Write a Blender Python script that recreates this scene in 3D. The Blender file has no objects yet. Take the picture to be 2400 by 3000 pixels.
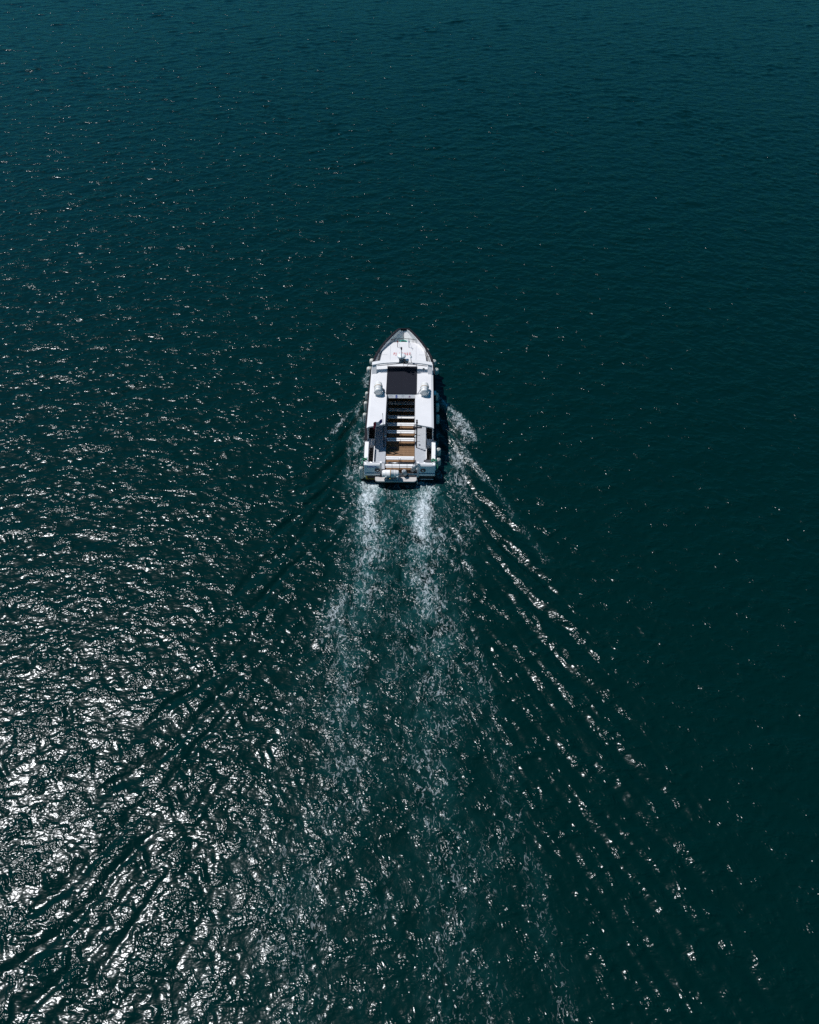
import bpy, bmesh, math, random
import numpy as np
from mathutils import Vector, Matrix

random.seed(7)
rng = np.random.default_rng(11)
R = math.radians
scene = bpy.context.scene
col = scene.collection

# ------------------------------------------------------------------ camera
CAM_H = 38.5
cam_d = bpy.data.cameras.new('camera')
cam_d.sensor_fit = 'VERTICAL'
cam_d.sensor_height = 36.0
cam_d.lens = 26.4
cam_d.clip_start = 0.5
cam_d.clip_end = 30000.0
cam = bpy.data.objects.new('camera', cam_d)
col.objects.link(cam)
cam.location = (0, 0, CAM_H)
cam.rotation_euler = (R(44), 0, 0)
scene.camera = cam

# ------------------------------------------------------------------ sky and sun
SUN_EL, SUN_AZ = 61.5, 57.0          # azimuth measured from +Y towards -X
world = bpy.data.worlds.new('World')
scene.world = world
world.use_nodes = True
wn = world.node_tree
wn.nodes.clear()
sky = wn.nodes.new('ShaderNodeTexSky')
sky.sky_type = 'NISHITA'
sky.sun_disc = False
sky.sun_elevation = R(SUN_EL)
sky.sun_rotation = R(-SUN_AZ)
sky.air_density = 1.5
sky.dust_density = 0.0
sky.ozone_density = 5.0
bg = wn.nodes.new('ShaderNodeBackground')
bg.inputs['Strength'].default_value = 0.05
wo = wn.nodes.new('ShaderNodeOutputWorld')
tint = wn.nodes.new('ShaderNodeMix')
tint.data_type = 'RGBA'; tint.blend_type = 'MULTIPLY'; tint.inputs[0].default_value = 1.0
tint.inputs[7].default_value = (0.12, 0.69, 0.91, 1)      # the photograph's cool teal daylight, the same all over the sky
wn.links.new(sky.outputs[0], tint.inputs[6])
wn.links.new(tint.outputs[2], bg.inputs[0])
wn.links.new(bg.outputs[0], wo.inputs[0])

sun_d = bpy.data.lights.new('sun', 'SUN')
sun_d.energy = 4.2
sun_d.angle = R(0.55)
sun_d.color = (0.97, 0.98, 1.0)
sun = bpy.data.objects.new('sun', sun_d)
col.objects.link(sun)
sv = Vector((-math.sin(R(SUN_AZ)) * math.cos(R(SUN_EL)), math.cos(R(SUN_AZ)) * math.cos(R(SUN_EL)), math.sin(R(SUN_EL))))
sun.rotation_euler = sv.to_track_quat('Z', 'Y').to_euler()
sun.location = (0, 0, 60)

vs = scene.view_settings
vs.view_transform = 'Standard'
vs.look = 'None'
vs.exposure = 0.0
vs.gamma = 1.0
vs.use_curve_mapping = False
scene.cycles.use_denoising = False
scene.cycles.max_bounces = 6
scene.cycles.sample_clamp_indirect = 4.0

# ------------------------------------------------------------------ boat frame
BO = (-0.73, 40.5)
BH = R(-0.8)
CB, SB = math.cos(BH), math.sin(BH)
def W(x, y, z=0.0):
    return Vector((BO[0] + CB * x - SB * y, BO[1] + SB * x + CB * y, z))

# ------------------------------------------------------------------ material helpers
def new_mat(name):
    m = bpy.data.materials.new(name)
    m.use_nodes = True
    nt = m.node_tree
    b = nt.nodes['Principled BSDF']
    return m, nt, b

def N(nt, typ, **kw):
    n = nt.nodes.new(typ)
    for k, v in kw.items():
        if k.startswith('i_'):
            n.inputs[k[2:].replace('_', ' ')].default_value = v
        else:
            setattr(n, k, v)
    return n

def paint(name, c, rough=0.4, var=0.06, scale=3.0, bump=0.0, metal=0.0, grime=0.0, grime_col=(0.25, 0.21, 0.16), spec=0.5):
    m, nt, b = new_mat(name)
    b.inputs['Specular IOR Level'].default_value = spec
    tc = N(nt, 'ShaderNodeTexCoord')
    n1 = N(nt, 'ShaderNodeTexNoise', i_Scale=scale, i_Detail=6.0, i_Roughness=0.65)
    nt.links.new(tc.outputs['Object'], n1.inputs['Vector'])
    cr = N(nt, 'ShaderNodeValToRGB')
    lo = [max(0, v * (1 - var)) for v in c]; hi = [min(1, v * (1 + var)) for v in c]
    cr.color_ramp.elements[0].position = 0.3; cr.color_ramp.elements[0].color = (*lo, 1)
    cr.color_ramp.elements[1].position = 0.7; cr.color_ramp.elements[1].color = (*hi, 1)
    nt.links.new(n1.outputs['Fac'], cr.inputs[0])
    outc = cr.outputs[0]
    if grime > 0:
        n2 = N(nt, 'ShaderNodeTexNoise', i_Scale=scale * 2.3, i_Detail=8.0, i_Roughness=0.7)
        nt.links.new(tc.outputs['Object'], n2.inputs['Vector'])
        r2 = N(nt, 'ShaderNodeMapRange', i_From_Min=0.52, i_From_Max=0.78, i_To_Min=0.0, i_To_Max=grime)
        nt.links.new(n2.outputs['Fac'], r2.inputs['Value'])
        mx = N(nt, 'ShaderNodeMix', data_type='RGBA')
        nt.links.new(r2.outputs[0], mx.inputs[0]); nt.links.new(outc, mx.inputs[6]); mx.inputs[7].default_value = (*grime_col, 1)
        outc = mx.outputs[2]
    nt.links.new(outc, b.inputs['Base Color'])
    rr = N(nt, 'ShaderNodeMapRange', i_From_Min=0.3, i_From_Max=0.7, i_To_Min=max(0.05, rough - 0.08), i_To_Max=min(1, rough + 0.1))
    nt.links.new(n1.outputs['Fac'], rr.inputs['Value'])
    nt.links.new(rr.outputs[0], b.inputs['Roughness'])
    b.inputs['Metallic'].default_value = metal
    if bump > 0:
        bp = N(nt, 'ShaderNodeBump', i_Strength=0.5, i_Distance=bump)
        n3 = N(nt, 'ShaderNodeTexNoise', i_Scale=scale * 8, i_Detail=4.0)
        nt.links.new(tc.outputs['Object'], n3.inputs['Vector'])
        nt.links.new(n3.outputs['Fac'], bp.inputs['Height'])
        nt.links.new(bp.outputs[0], b.inputs['Normal'])
    return m

# ------------------------------------------------------------------ THE SEA
RIP1, RIP2, RIP3, SEA_ROUGH = 0.028, 0.026, 0.072, 0.19
DEEP_A, DEEP_B = (0.0000, 0.0110, 0.0098), (0.0001, 0.0148, 0.0134)
def water_material(name, wake):
    m, nt, b = new_mat(name)
    L = nt.links.new
    geo = N(nt, 'ShaderNodeNewGeometry')
    pos = geo.outputs['Position']
    def mapping(scale, rot=0.0, src=None):
        mp = N(nt, 'ShaderNodeMapping')
        mp.inputs['Scale'].default_value = scale
        mp.inputs['Rotation'].default_value = (0, 0, rot)
        L(src or pos, mp.inputs['Vector'])
        return mp.outputs[0]
    def math_(op, a, b_=None, c=None):
        n = N(nt, 'ShaderNodeMath', operation=op)
        for i, v in enumerate((a, b_, c)):
            if v is None: continue
            if isinstance(v, (int, float)): n.inputs[i].default_value = v
            else: L(v, n.inputs[i])
        return n.outputs[0]
    # small wind ripples as bump (two sizes, crests roughly along X)
    r1 = N(nt, 'ShaderNodeTexNoise', i_Scale=1.0, i_Detail=1.0, i_Roughness=0.5, i_Distortion=0.5)
    L(mapping((1.5, 3.0, 2.2), R(-14)), r1.inputs['Vector'])
    r2 = N(nt, 'ShaderNodeTexNoise', i_Scale=1.0, i_Detail=1.0, i_Roughness=0.45)
    L(mapping((4.0, 6.6, 5.0), R(12)), r2.inputs['Vector'])
    # gust patches: ripples are stronger in some places than in others
    gp = N(nt, 'ShaderNodeTexNoise', i_Scale=1.0, i_Detail=2.0, i_Roughness=0.5)
    L(mapping((0.55, 0.8, 0.5), R(20)), gp.inputs['Vector'])
    gust = N(nt, 'ShaderNodeMapRange', i_From_Min=0.47, i_From_Max=0.72, i_To_Min=0.65, i_To_Max=3.2)
    L(gp.outputs['Fac'], gust.inputs['Value'])
    h = math_('MULTIPLY', r1.outputs['Fac'], RIP1)
    h = math_('ADD', h, math_('MULTIPLY', r2.outputs['Fac'], RIP2))
    h = math_('MULTIPLY', h, gust.outputs[0])
    # steep cat's-paw ripples in small scattered patches, crests slanting
    mp3 = N(nt, 'ShaderNodeMapping', vector_type='TEXTURE')
    mp3.inputs['Rotation'].default_value = (0, 0, R(30)); mp3.inputs['Scale'].default_value = (1 / 10.0, 1 / 5.0, 1 / 6.0)
    L(pos, mp3.inputs['Vector'])
    r3 = N(nt, 'ShaderNodeTexNoise', i_Scale=1.0, i_Detail=0.0)
    L(mp3.outputs[0], r3.inputs['Vector'])
    pm = N(nt, 'ShaderNodeTexNoise', i_Scale=1.0, i_Detail=1.0)
    L(mapping((1.1, 1.4, 1.2)), pm.inputs['Vector'])
    pmr = N(nt, 'ShaderNodeMapRange', i_From_Min=0.50, i_From_Max=0.76)
    L(pm.outputs['Fac'], pmr.inputs['Value'])
    h = math_('ADD', h, math_('MULTIPLY', math_('MULTIPLY', r3.outputs['Fac'], pmr.outputs[0]), RIP3))
    # body colour of the water
    br = N(nt, 'ShaderNodeMix', data_type='RGBA')
    L(gp.outputs['Fac'], br.inputs[0])
    br.inputs[6].default_value = (*DEEP_A, 1); br.inputs[7].default_value = (*DEEP_B, 1)
    colour = br.outputs[2]
    b.inputs['Roughness'].default_value = SEA_ROUGH
    b.inputs['IOR'].default_value = 1.333
    b.inputs['Specular IOR Level'].default_value = 0.27
    if wake:
        foam_a = N(nt, 'ShaderNodeAttribute', attribute_name='foam')
        air_shade_lift_a = N(nt, 'ShaderNodeAttribute', attribute_name='aerated_shade_lift')
        churn_a = N(nt, 'ShaderNodeAttribute', attribute_name='churn')
        # churned water: extra curly relief
        c1 = N(nt, 'ShaderNodeTexNoise', i_Scale=1.0, i_Detail=2.5, i_Roughness=0.6, i_Distortion=1.8)
        L(mapping((3.0, 2.4, 3.0), 0.3), c1.inputs['Vector'])
        h = math_('ADD', h, math_('MULTIPLY', math_('MULTIPLY', c1.outputs['Fac'], churn_a.outputs['Fac']), 0.026))
        # bubbles below the surface, and shade lifted beside the hull, make it paler and greener
        am = N(nt, 'ShaderNodeMix', data_type='RGBA')
        an = N(nt, 'ShaderNodeTexNoise', i_Scale=1.0, i_Detail=4.0, i_Roughness=0.6, i_Distortion=1.2)
        L(mapping((0.9, 0.55, 0.8)), an.inputs['Vector'])
        anr = N(nt, 'ShaderNodeMapRange', i_From_Min=0.35, i_From_Max=0.7)
        L(an.outputs['Fac'], anr.inputs['Value'])
        L(math_('MULTIPLY', anr.outputs[0], air_shade_lift_a.outputs['Fac']), am.inputs[0])
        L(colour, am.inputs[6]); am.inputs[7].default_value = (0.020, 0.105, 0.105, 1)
        # foam lace
        wv = N(nt, 'ShaderNodeTexNoise', i_Scale=1.0, i_Detail=2.0, i_Roughness=0.6)
        L(mapping((1.5, 1.2, 1.3)), wv.inputs['Vector'])
        warp = N(nt, 'ShaderNodeVectorMath', operation='MULTIPLY_ADD')
        L(wv.outputs['Color'], warp.inputs[0]); warp.inputs[1].default_value = (0.8, 0.8, 0.8); L(pos, warp.inputs[2])
        def ridge(sx, sy, detail, hi):
            n = N(nt, 'ShaderNodeTexNoise', i_Scale=1.0, i_Detail=detail, i_Roughness=0.6, i_Distortion=0.5)
            L(mapping((sx, sy, sx), 0.0, warp.outputs[0]), n.inputs['Vector'])
            d = math_('ABSOLUTE', math_('SUBTRACT', n.outputs['Fac'], 0.5))
            mr = N(nt, 'ShaderNodeMapRange', i_From_Min=0.0, i_From_Max=hi, i_To_Min=1.0, i_To_Max=0.0)
            L(d, mr.inputs['Value'])
            return mr.outputs[0]
        lace = math_('ADD', math_('MULTIPLY', ridge(2.3, 0.8, 2.0, 0.06), 0.5), math_('MULTIPLY', ridge(5.2, 2.0, 2.0, 0.09), 0.5))
        fb = N(nt, 'ShaderNodeTexNoise', i_Scale=1.0, i_Detail=6.0, i_Roughness=0.7, i_Distortion=0.6)
        L(mapping((3.0, 1.1, 3.0), 0.0, warp.outputs[0]), fb.inputs['Vector'])
        fbs = N(nt, 'ShaderNodeMapRange', i_From_Min=0.28, i_From_Max=0.72)
        L(fb.outputs['Fac'], fbs.inputs['Value'])
        fsum = math_('ADD', math_('MULTIPLY', lace, 0.95), math_('MULTIPLY', fbs.outputs[0], 0.45))
        thr = math_('SUBTRACT', 1.0, math_('MULTIPLY', foam_a.outputs['Fac'], 0.9))
        fm = N(nt, 'ShaderNodeMapRange', i_From_Min=0.0, i_From_Max=1.1)
        L(math_('SUBTRACT', fsum, thr), fm.inputs['Value'])
        gate = N(nt, 'ShaderNodeMapRange', i_From_Min=0.1, i_From_Max=0.22)
        L(foam_a.outputs['Fac'], gate.inputs['Value'])
        foam = math_('MULTIPLY', math_('MULTIPLY', fm.outputs[0], gate.outputs[0]), 0.95)
        foam = math_('POWER', foam, 1.12)
        cm = N(nt, 'ShaderNodeMix', data_type='RGBA')
        L(foam, cm.inputs[0]); L(am.outputs[2], cm.inputs[6]); cm.inputs[7].default_value = (0.74, 0.79, 0.80, 1)
        colour = cm.outputs[2]
        ro = N(nt, 'ShaderNodeMapRange', i_From_Min=0.0, i_From_Max=1.0, i_To_Min=SEA_ROUGH, i_To_Max=0.75)
        L(foam, ro.inputs['Value'])
        L(ro.outputs[0], b.inputs['Roughness'])
    L(colour, b.inputs['Base Color'])
    bp = N(nt, 'ShaderNodeBump', i_Strength=1.0, i_Distance=1.0)
    L(h, bp.inputs['Height'])
    L(bp.outputs[0], b.inputs['Normal'])
    return m

def smooth(e0, e1, x):
    t = np.clip((x - e0) / (e1 - e0), 0, 1)
    return t * t * (3 - 2 * t)

def build_sea():
    f4 = np.float32
    # rows: fine where the sea is close, coarser and coarser towards the horizon
    rows = [-6.0]
    while rows[-1] < 250:
        y = rows[-1]
        rows.append(y + (0.085 if y < 55 else 0.085 * (1 + (y - 55) / 42.0)))
    step = rows[-1] - rows[-2]
    while rows[-1] < 9000:
        step *= 1.35; rows.append(rows[-1] + step)
    pre = [-6.0]; step = 0.085
    while pre[-1] > -900:
        step *= 1.6; pre.append(pre[-1] - step)
    rows = np.array(pre[:0:-1] + rows)
    ncol = 660
    s = np.linspace(-1, 1, ncol)
    out = [1.0]; step = s[1] - s[0]
    while out[-1] < 60:
        step *= 1.5; out.append(out[-1] + step)
    out = np.array(out[1:])
    s = np.concatenate([-out[::-1], s, out])
    half = 20.0 + 0.43 * np.clip(rows, 0, 260) + 0.0 * rows
    half = np.where(rows > 260, half + (rows - 260) * 0.45, half)
    X = (s[None, :] * half[:, None]); Y = np.repeat(rows[:, None], len(s), 1)
    nr, nc = X.shape
    spx = np.gradient(X, axis=1); spy = np.gradient(Y, axis=0)
    sp = np.maximum(spx, spy).astype(f4)
    X = X.astype(f4); Y = Y.astype(f4)
    # boat coordinates
    lx = CB * (X - BO[0]) + SB * (Y - BO[1]); ly = -SB * (X - BO[0]) + CB * (Y - BO[1])
    al = np.abs(lx); aft = -ly

    # --- masks of the wake
    inwash = smooth(-0.3, 0.5, aft)
    wash_half = 2.6 + 0.17 * np.clip(aft, 0, 200)
    washm = inwash * (1 - smooth(0.75, 1.12, al / wash_half)) * np.exp(-np.clip(aft, 0, None) / 60.0)
    fringe = np.zeros_like(X)

    Z = np.zeros_like(X); DX = np.zeros_like(X); DY = np.zeros_like(X)
    def add_wave(lam, ang, amp, chop, mask=None):
        k = 2 * math.pi / lam
        dx, dy = math.cos(ang), math.sin(ang)
        ph = (k * dx) * X + (k * dy) * Y + f4(rng.uniform(0, 6.283))
        a = f4(amp) * np.clip((lam / sp - 2.6) / 2.4, 0, 1)
        if mask is not None: a = a * mask
        nonlocal Z, DX, DY
        Z += a * np.sin(ph)
        c = a * np.cos(ph) * f4(chop)
        DX += c * f4(dx); DY += c * f4(dy)
    # slow variation of wave height over the surface
    def lowfreq(scale, n=7):
        v = np.zeros_like(X)
        for _ in range(n):
            a = rng.uniform(0, 6.283); k = 2 * math.pi / (scale * rng.uniform(0.6, 1.7))
            v += np.sin(k * math.cos(a) * X + k * math.sin(a) * Y + f4(rng.uniform(0, 6.283)))
        return v / math.sqrt(n / 2)
    patches = np.clip(1.0 + 0.16 * lowfreq(34, 9), 0.6, 1.45)       # wind lanes and calmer slicks
    groups = [np.clip(0.9 * np.exp(0.42 * lowfreq(k, 9)), 0.2, 2.8) * patches for k in (9, 5, 2.6)]
    calm = 1.0 - 0.55 * washm
    far_boost = (1 + 0.85 * smooth(58, 125, Y)).astype(f4)      # a fresher breeze further out
    nw = 96
    for i in range(nw):
        t = (i + rng.uniform(0, 1)) / nw
        lam = 0.34 * (5.2 / 0.34) ** t
        ang = R(-90 + 12) + rng.normal(0, R(34) + R(16) * (1 - t))
        slope = 0.0139 * (0.7 + 0.5 * math.exp(-((math.log(lam / 0.6)) / 0.6) ** 2)) * (1.0 if lam < 0.9 else (0.82 if lam < 1.8 else 0.6))
        far = far_boost if 0.8 < lam < 3.2 else 1.0
        add_wave(lam, ang, slope * lam / 6.283, 0.8, groups[2 if lam < 0.8 else (1 if lam < 1.6 else 0)] * calm * far)
    # crossing ripples, running up towards starboard, in bursts; the ship's waves make more of them
    wedge = smooth(0.05, 0.2, al / np.maximum(14.0 - ly, 1.0)) * (1 - smooth(0.34, 0.5, al / np.maximum(14.0 - ly, 1.0))) * smooth(2, 10, 14.0 - ly)
    burst = np.clip(0.62 * np.exp(0.75 * lowfreq(1.7, 10)), 0.05, 3.4) * (0.8 + 0.9 * wedge * (lx > 0)) * calm
    for i in range(26):
        lam = 0.32 * (1.0 / 0.32) ** ((i + rng.uniform(0, 1)) / 26)
        add_wave(lam, R(27) + rng.normal(0, R(13)), 0.021 * lam / 6.283, 0.8, burst)
    # churned water behind the propellers: short waves from all sides
    tm = washm * np.exp(-np.clip(aft, 0, None) / 28.0) * np.clip(0.9 + 0.4 * groups[1], 0.2, 2)
    for i in range(34):
        lam = 0.34 * (1.7 / 0.34) ** ((i + rng.uniform(0, 1)) / 34)
        add_wave(lam, rng.uniform(0, 6.283), 0.019 * lam / 6.283, 0.7, tm)
    # the ship's own wave pattern: diverging waves of bow and stern, inside the wedge of 19.5 degrees
    def kelvin(ox, oy, k0, amp, phase, r0, r1):
        nonlocal Z
        Xb = oy - ly; Yb = al - ox
        r = Yb / np.maximum(Xb, 0.3)
        rc = np.clip(r, 0.05, 0.3535)
        t = (1 + np.sqrt(np.maximum(0, 1 - 8 * rc * rc))) / (4 * rc)
        ph = k0 * np.sqrt(1 + t * t) * (Xb - Yb * t) + phase + np.where(lx < 0, 0.55, 0.24) * wob
        env = smooth(r0, r1, r) * (1 - smooth(0.335, 0.372, r)) * smooth(1.5, 6.0, Xb)
        lam = 2 * math.pi / (k0 * (1 + t * t))
        a = amp * (lam / 6.283) * np.sqrt(20.0 / np.maximum(Xb, 6.0)) * env * np.exp(-Xb / 200.0)
        a = a * np.clip((lam / sp - 3) / 3, 0, 1)
        Z += (a * (np.sin(ph) + 0.25 * np.cos(2 * ph))).astype(f4)
    vary = np.clip(1.0 + 0.15 * lowfreq(4.5, 9), 0.6, 1.4) * np.where(lx < 0, 0.68, 1.0)
    wob = lowfreq(4.5, 10) + 0.5 * lowfreq(2.2, 8)
    Zk = Z.copy(); Z = np.zeros_like(X)
    kelvin(1.7, 13.6, 1.38, 0.43, 0.4, 0.14, 0.28)
    kelvin(2.3, 0.5, 1.30, 0.11, 2.0, 0.13, 0.27)
    Z = Zk + Z * vary
    # bow wave hump along the hull
    hb = np.interp(ly, [-2, 0, 8, 11, 13, 14.6, 15.4, 16.5], [2.3, 2.5, 2.5, 2.1, 1.3, 0.45, 0.02, 0.0]).astype(f4)
    near = np.exp(-((al - hb - 0.25) / 0.45) ** 2)
    Z += (0.16 * near * np.exp(-((ly - 12.6) / 2.0) ** 2) - 0.08 * near * np.exp(-((ly - 7.0) / 3.0) ** 2)).astype(f4)
    Z += (0.10 * inwash * np.exp(-((al - 1.7) / 0.8) ** 2) * np.exp(-((aft - 2.2) / 1.3) ** 2)).astype(f4)
    Z -= (0.12 * np.exp(-((aft - 0.4) / 0.7) ** 2) * (al < 2.6)).astype(f4)

    # --- foam
    foam = np.zeros_like(X); air_shade_lift = np.zeros_like(X); streams = np.zeros_like(X)
    def band(pts, w0, w1, i0, i1, soft_in=1.0):
        """foam along a line in boat coordinates, wider and weaker along its way"""
        nonlocal foam
        P = np.array(pts); n = len(P) - 1
        x0, x1 = P[:, 0].min() - 3 * w1 - 1, P[:, 0].max() + 3 * w1 + 1
        y0, y1 = P[:, 1].min() - 3 * w1 - 1, P[:, 1].max() + 3 * w1 + 1
        sel = np.nonzero((lx > x0) & (lx < x1) & (ly > y0) & (ly < y1))
        px, py = lx[sel], ly[sel]
        best = np.full(px.shape, 99.0); tt = np.zeros_like(best)
        for i in range(n):
            ax, ay = P[i]; bx, by = P[i + 1]
            ex, ey = bx - ax, by - ay
            q = np.clip(((px - ax) * ex + (py - ay) * ey) / (ex * ex + ey * ey), 0, 1)
            d = np.hypot(px - ax - q * ex, py - ay - q * ey)
            u = d < best
            best[u] = d[u]; tt[u] = ((i + q) / n)[u]
        w = w0 + (w1 - w0) * tt
        v = (i0 + (i1 - i0) * tt) * np.exp(-(best / w) ** 2)
        foam[sel] = np.maximum(foam[sel], v)
    def patch(cx, cy, rx, ry, rot, inten):
        nonlocal foam
        c, s_ = math.cos(rot), math.sin(rot)
        u = (c * (lx - cx) + s_ * (ly - cy)) / rx; v = (-s_ * (lx - cx) + c * (ly - cy)) / ry
        foam = np.maximum(foam, inten * np.exp(-(u * u + v * v)))
    # starboard side: breaking crest and the lace behind it
    band([(2.75, 10.6), (3.06, 10.0), (3.43, 9.46), (3.89, 8.63), (4.52, 7.75), (5.0, 7.1), (5.34, 6.31), (5.49, 5.46), (5.77, 4.64)], 0.22, 0.38, 1.05, 0.70)
    band([(4.3, 7.4), (4.75, 6.5), (5.0, 5.6), (5.2, 4.6)], 0.5, 0.5, 1.0, 0.65)
    band([(3.0, 7.6), (3.43, 6.71), (3.73, 5.79), (4.12, 4.96), (4.5, 4.21), (4.91, 3.28), (5.23, 2.42), (5.87, 1.34), (6.33, 0.22)], 0.14, 0.3, 0.8, 0.55)
    patch(4.3, 2.6, 0.75, 2.6, 0.15, 0.66)
    patch(4.3, -0.9, 1.0, 2.2, 0.15, 0.58)
    patch(4.7, -4.5, 1.1, 3.0, 0.25, 0.42)
    patch(4.4, 6.2, 0.7, 1.5, 0.3, 0.55)
    band([(5.87, 1.34), (7.1, -0.92), (8.4, -4.2), (10.0, -7.6)], 0.25, 0.4, 0.42, 0.2)
    # port side: thinner wisps
    band([(-2.85, 13.4), (-3.25, 12.7), (-3.15, 11.6)], 0.3, 0.3, 0.75, 0.55)
    band([(-2.95, 9.6), (-3.29, 9.3), (-3.75, 8.74), (-3.62, 7.62), (-3.28, 6.93)], 0.14, 0.3, 0.6, 0.6)
    band([(-3.9, 8.3), (-4.43, 7.82), (-4.68, 7.12), (-4.87, 6.7), (-5.16, 5.96), (-5.37, 5.42)], 0.10, 0.34, 0.65, 0.55)
    patch(-3.45, 4.4, 0.55, 2.4, 0.0, 0.62)
    patch(-3.5, 0.6, 0.6, 2.0, 0.0, 0.55)
    patch(-3.2, -1.2, 0.5, 1.5, 0.0, 0.5)
    band([(-3.99, 4.65), (-4.05, 3.69), (-3.88, 2.5), (-3.77, 1.52), (-3.9, -0.5)], 0.15, 0.3, 0.6, 0.45)
    # thin broken line of foam along the waterline
    for sg in (-1, 1):
        wlp = [(sg * (float(np.interp(q, [0, 6, 9, 11, 12.5, 13.6, 14.6, 15.3], [2.46, 2.50, 2.42, 2.10, 1.60, 1.05, 0.45, 0.05])) + 0.12), q) for q in (15.0, 14.2, 13.4, 12.4, 11.2, 10.0)]
        band(wlp, 0.22, 0.30, 0.62, 0.55)
        band([(sg * 2.62, 9.8), (sg * 2.70, 7.0), (sg * 2.75, 4.0), (sg * 2.8, 0.5)], 0.26, 0.40, 0.52 if sg > 0 else 0.42, 0.60 if sg > 0 else 0.45)  # foam kept stronger to starboard, to lighten the hull's shadow there
    # propeller wash
    a0 = np.clip(aft, 0, None)
    for c0, c1, k in ((-1.85, -2.30, 1.0), (1.62, 2.0, 1.0)):
        cen = c0 + (c1 - c0) * np.clip(a0 / 9.0, 0, 4.5) + 0.35 * np.sin(a0 / 2.3 + c0)
        w = 0.86 + 0.035 * a0
        amp = inwash * (0.78 * np.exp(-a0 / 5.0) + 0.70 * np.exp(-a0 / 26.0)) * k
        st_ = np.exp(-((lx - cen) / w) ** 2)
        foam = np.maximum(foam, amp * st_)
        streams = np.maximum(streams, inwash * st_ * np.exp(-a0 / 11.0))
    foam = np.maximum(foam, inwash * 0.40 * np.exp(-a0 / 14.0) * np.exp(-(lx / (2.6 + 0.06 * a0)) ** 2))
    foam = np.maximum(foam, washm * (0.30 * np.exp(-a0 / 22.0) + 0.16) * np.clip(0.8 + 0.5 * lowfreq(5, 9), 0.2, 1.8))
    band([(-2.6, -0.5), (-3.2, -2.0), (-3.97, -3.5), (-4.6, -5.5)], 0.16, 0.3, 0.6, 0.3)
    band([(2.5, -0.5), (3.05, -2.0), (3.63, -3.42), (4.2, -5.5), (4.9, -9.0)], 0.18, 0.4, 0.65, 0.35)
    # old foam along both rims of the wash
    rim = np.exp(-((al / wash_half - 0.95) / 0.13) ** 2) * inwash * np.exp(-a0 / 55.0)
    foam = np.maximum(foam, 0.36 * rim * np.where(lx > 0, 1.0, 0.8))
    foam *= 1 - 0.3 * np.exp(-((aft - 0.30) / 0.40) ** 2) * (np.abs(lx) < 2.4) * (0.65 + 0.35 * (np.abs(np.abs(lx) - 1.75) > 0.5))
    foam *= np.clip(0.97 + 0.10 * lowfreq(2.2, 9) + 0.12 * lowfreq(5, 9), 0.5, 1.35)
    air_shade_lift = np.clip(inwash * np.exp(-a0 / 8.0) * np.exp(-(lx / (2.5 + 0.1 * a0)) ** 4) * 0.45 + 0.65 * streams + 0.45 * foam + 0.30 * np.exp(-((al - 3.1) / 0.7) ** 2) * smooth(-3, 1, ly) * (1 - smooth(8, 12, ly)), 0, 1)  # aerated wash and foam; last term lightens the colour to soften hull shadow
    churn = np.clip(tm * 0.9 + 0.8 * np.clip(foam * 1.4, 0, 1), 0, 1.2)

    fade = (1 - smooth(200, 420, np.hypot(X, Y))) * 1.0
    XX = X + DX * fade; YY = Y + DY * fade; ZZ = Z * fade
    co = np.stack([XX, YY, ZZ], -1).reshape(-1, 3).astype(f4)
    # exact smooth normals, so that the two sheets meet without a seam
    G = np.stack([XX, YY, ZZ], -1)
    tu = np.gradient(G, axis=1); tv = np.gradient(G, axis=0)
    nrm = np.cross(tu, tv); nrm /= np.linalg.norm(nrm, axis=-1, keepdims=True) + 1e-9
    nrm = nrm.reshape(-1, 3).astype(f4)
    idx = np.arange(nr * nc, dtype=np.int32).reshape(nr, nc)
    quads = np.stack([idx[:-1, :-1], idx[:-1, 1:], idx[1:, 1:], idx[1:, :-1]], -1).reshape(-1, 4)
    wk = np.clip(foam, 0, 1).reshape(-1)
    wm = ((foam > 0.08) | (churn > 0.015) | (air_shade_lift > 0.015)).reshape(-1)
    fq = wm[quads].sum(1) >= 1
    def sheet(name, q, mat):
        used, inv = np.unique(q, return_inverse=True)
        me = bpy.data.meshes.new(name)
        nv, nf = len(used), len(q)
        me.vertices.add(nv); me.vertices.foreach_set('co', co[used].ravel())
        me.loops.add(nf * 4); me.loops.foreach_set('vertex_index', inv.astype(np.int32).ravel())
        me.polygons.add(nf)
        me.polygons.foreach_set('loop_start', np.arange(0, nf * 4, 4, dtype=np.int32))
        me.polygons.foreach_set('use_smooth', np.ones(nf, dtype=bool))
        me.update(calc_edges=True)
        for an, arr in (('foam', foam), ('aerated_shade_lift', air_shade_lift), ('churn', churn)):
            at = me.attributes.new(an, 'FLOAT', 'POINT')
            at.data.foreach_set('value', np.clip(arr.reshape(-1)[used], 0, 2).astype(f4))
        me.normals_split_custom_set_from_vertices(nrm[used])
        me.materials.append(mat)
        ob = bpy.data.objects.new(name, me); col.objects.link(ob)
        return ob
    sea = sheet('sea', quads[~fq], water_material('sea_water', False)); sea['kind'] = 'structure'
    sea['label'] = 'dark teal open sea with wind ripples and sun glitter'
    wake = sheet('wake', quads[fq], water_material('wake_water', True)); wake['kind'] = 'stuff'
    wake['label'] = 'white foam and churned water trailing behind and beside the boat'
    wake['category'] = 'wake'
build_sea()

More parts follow.
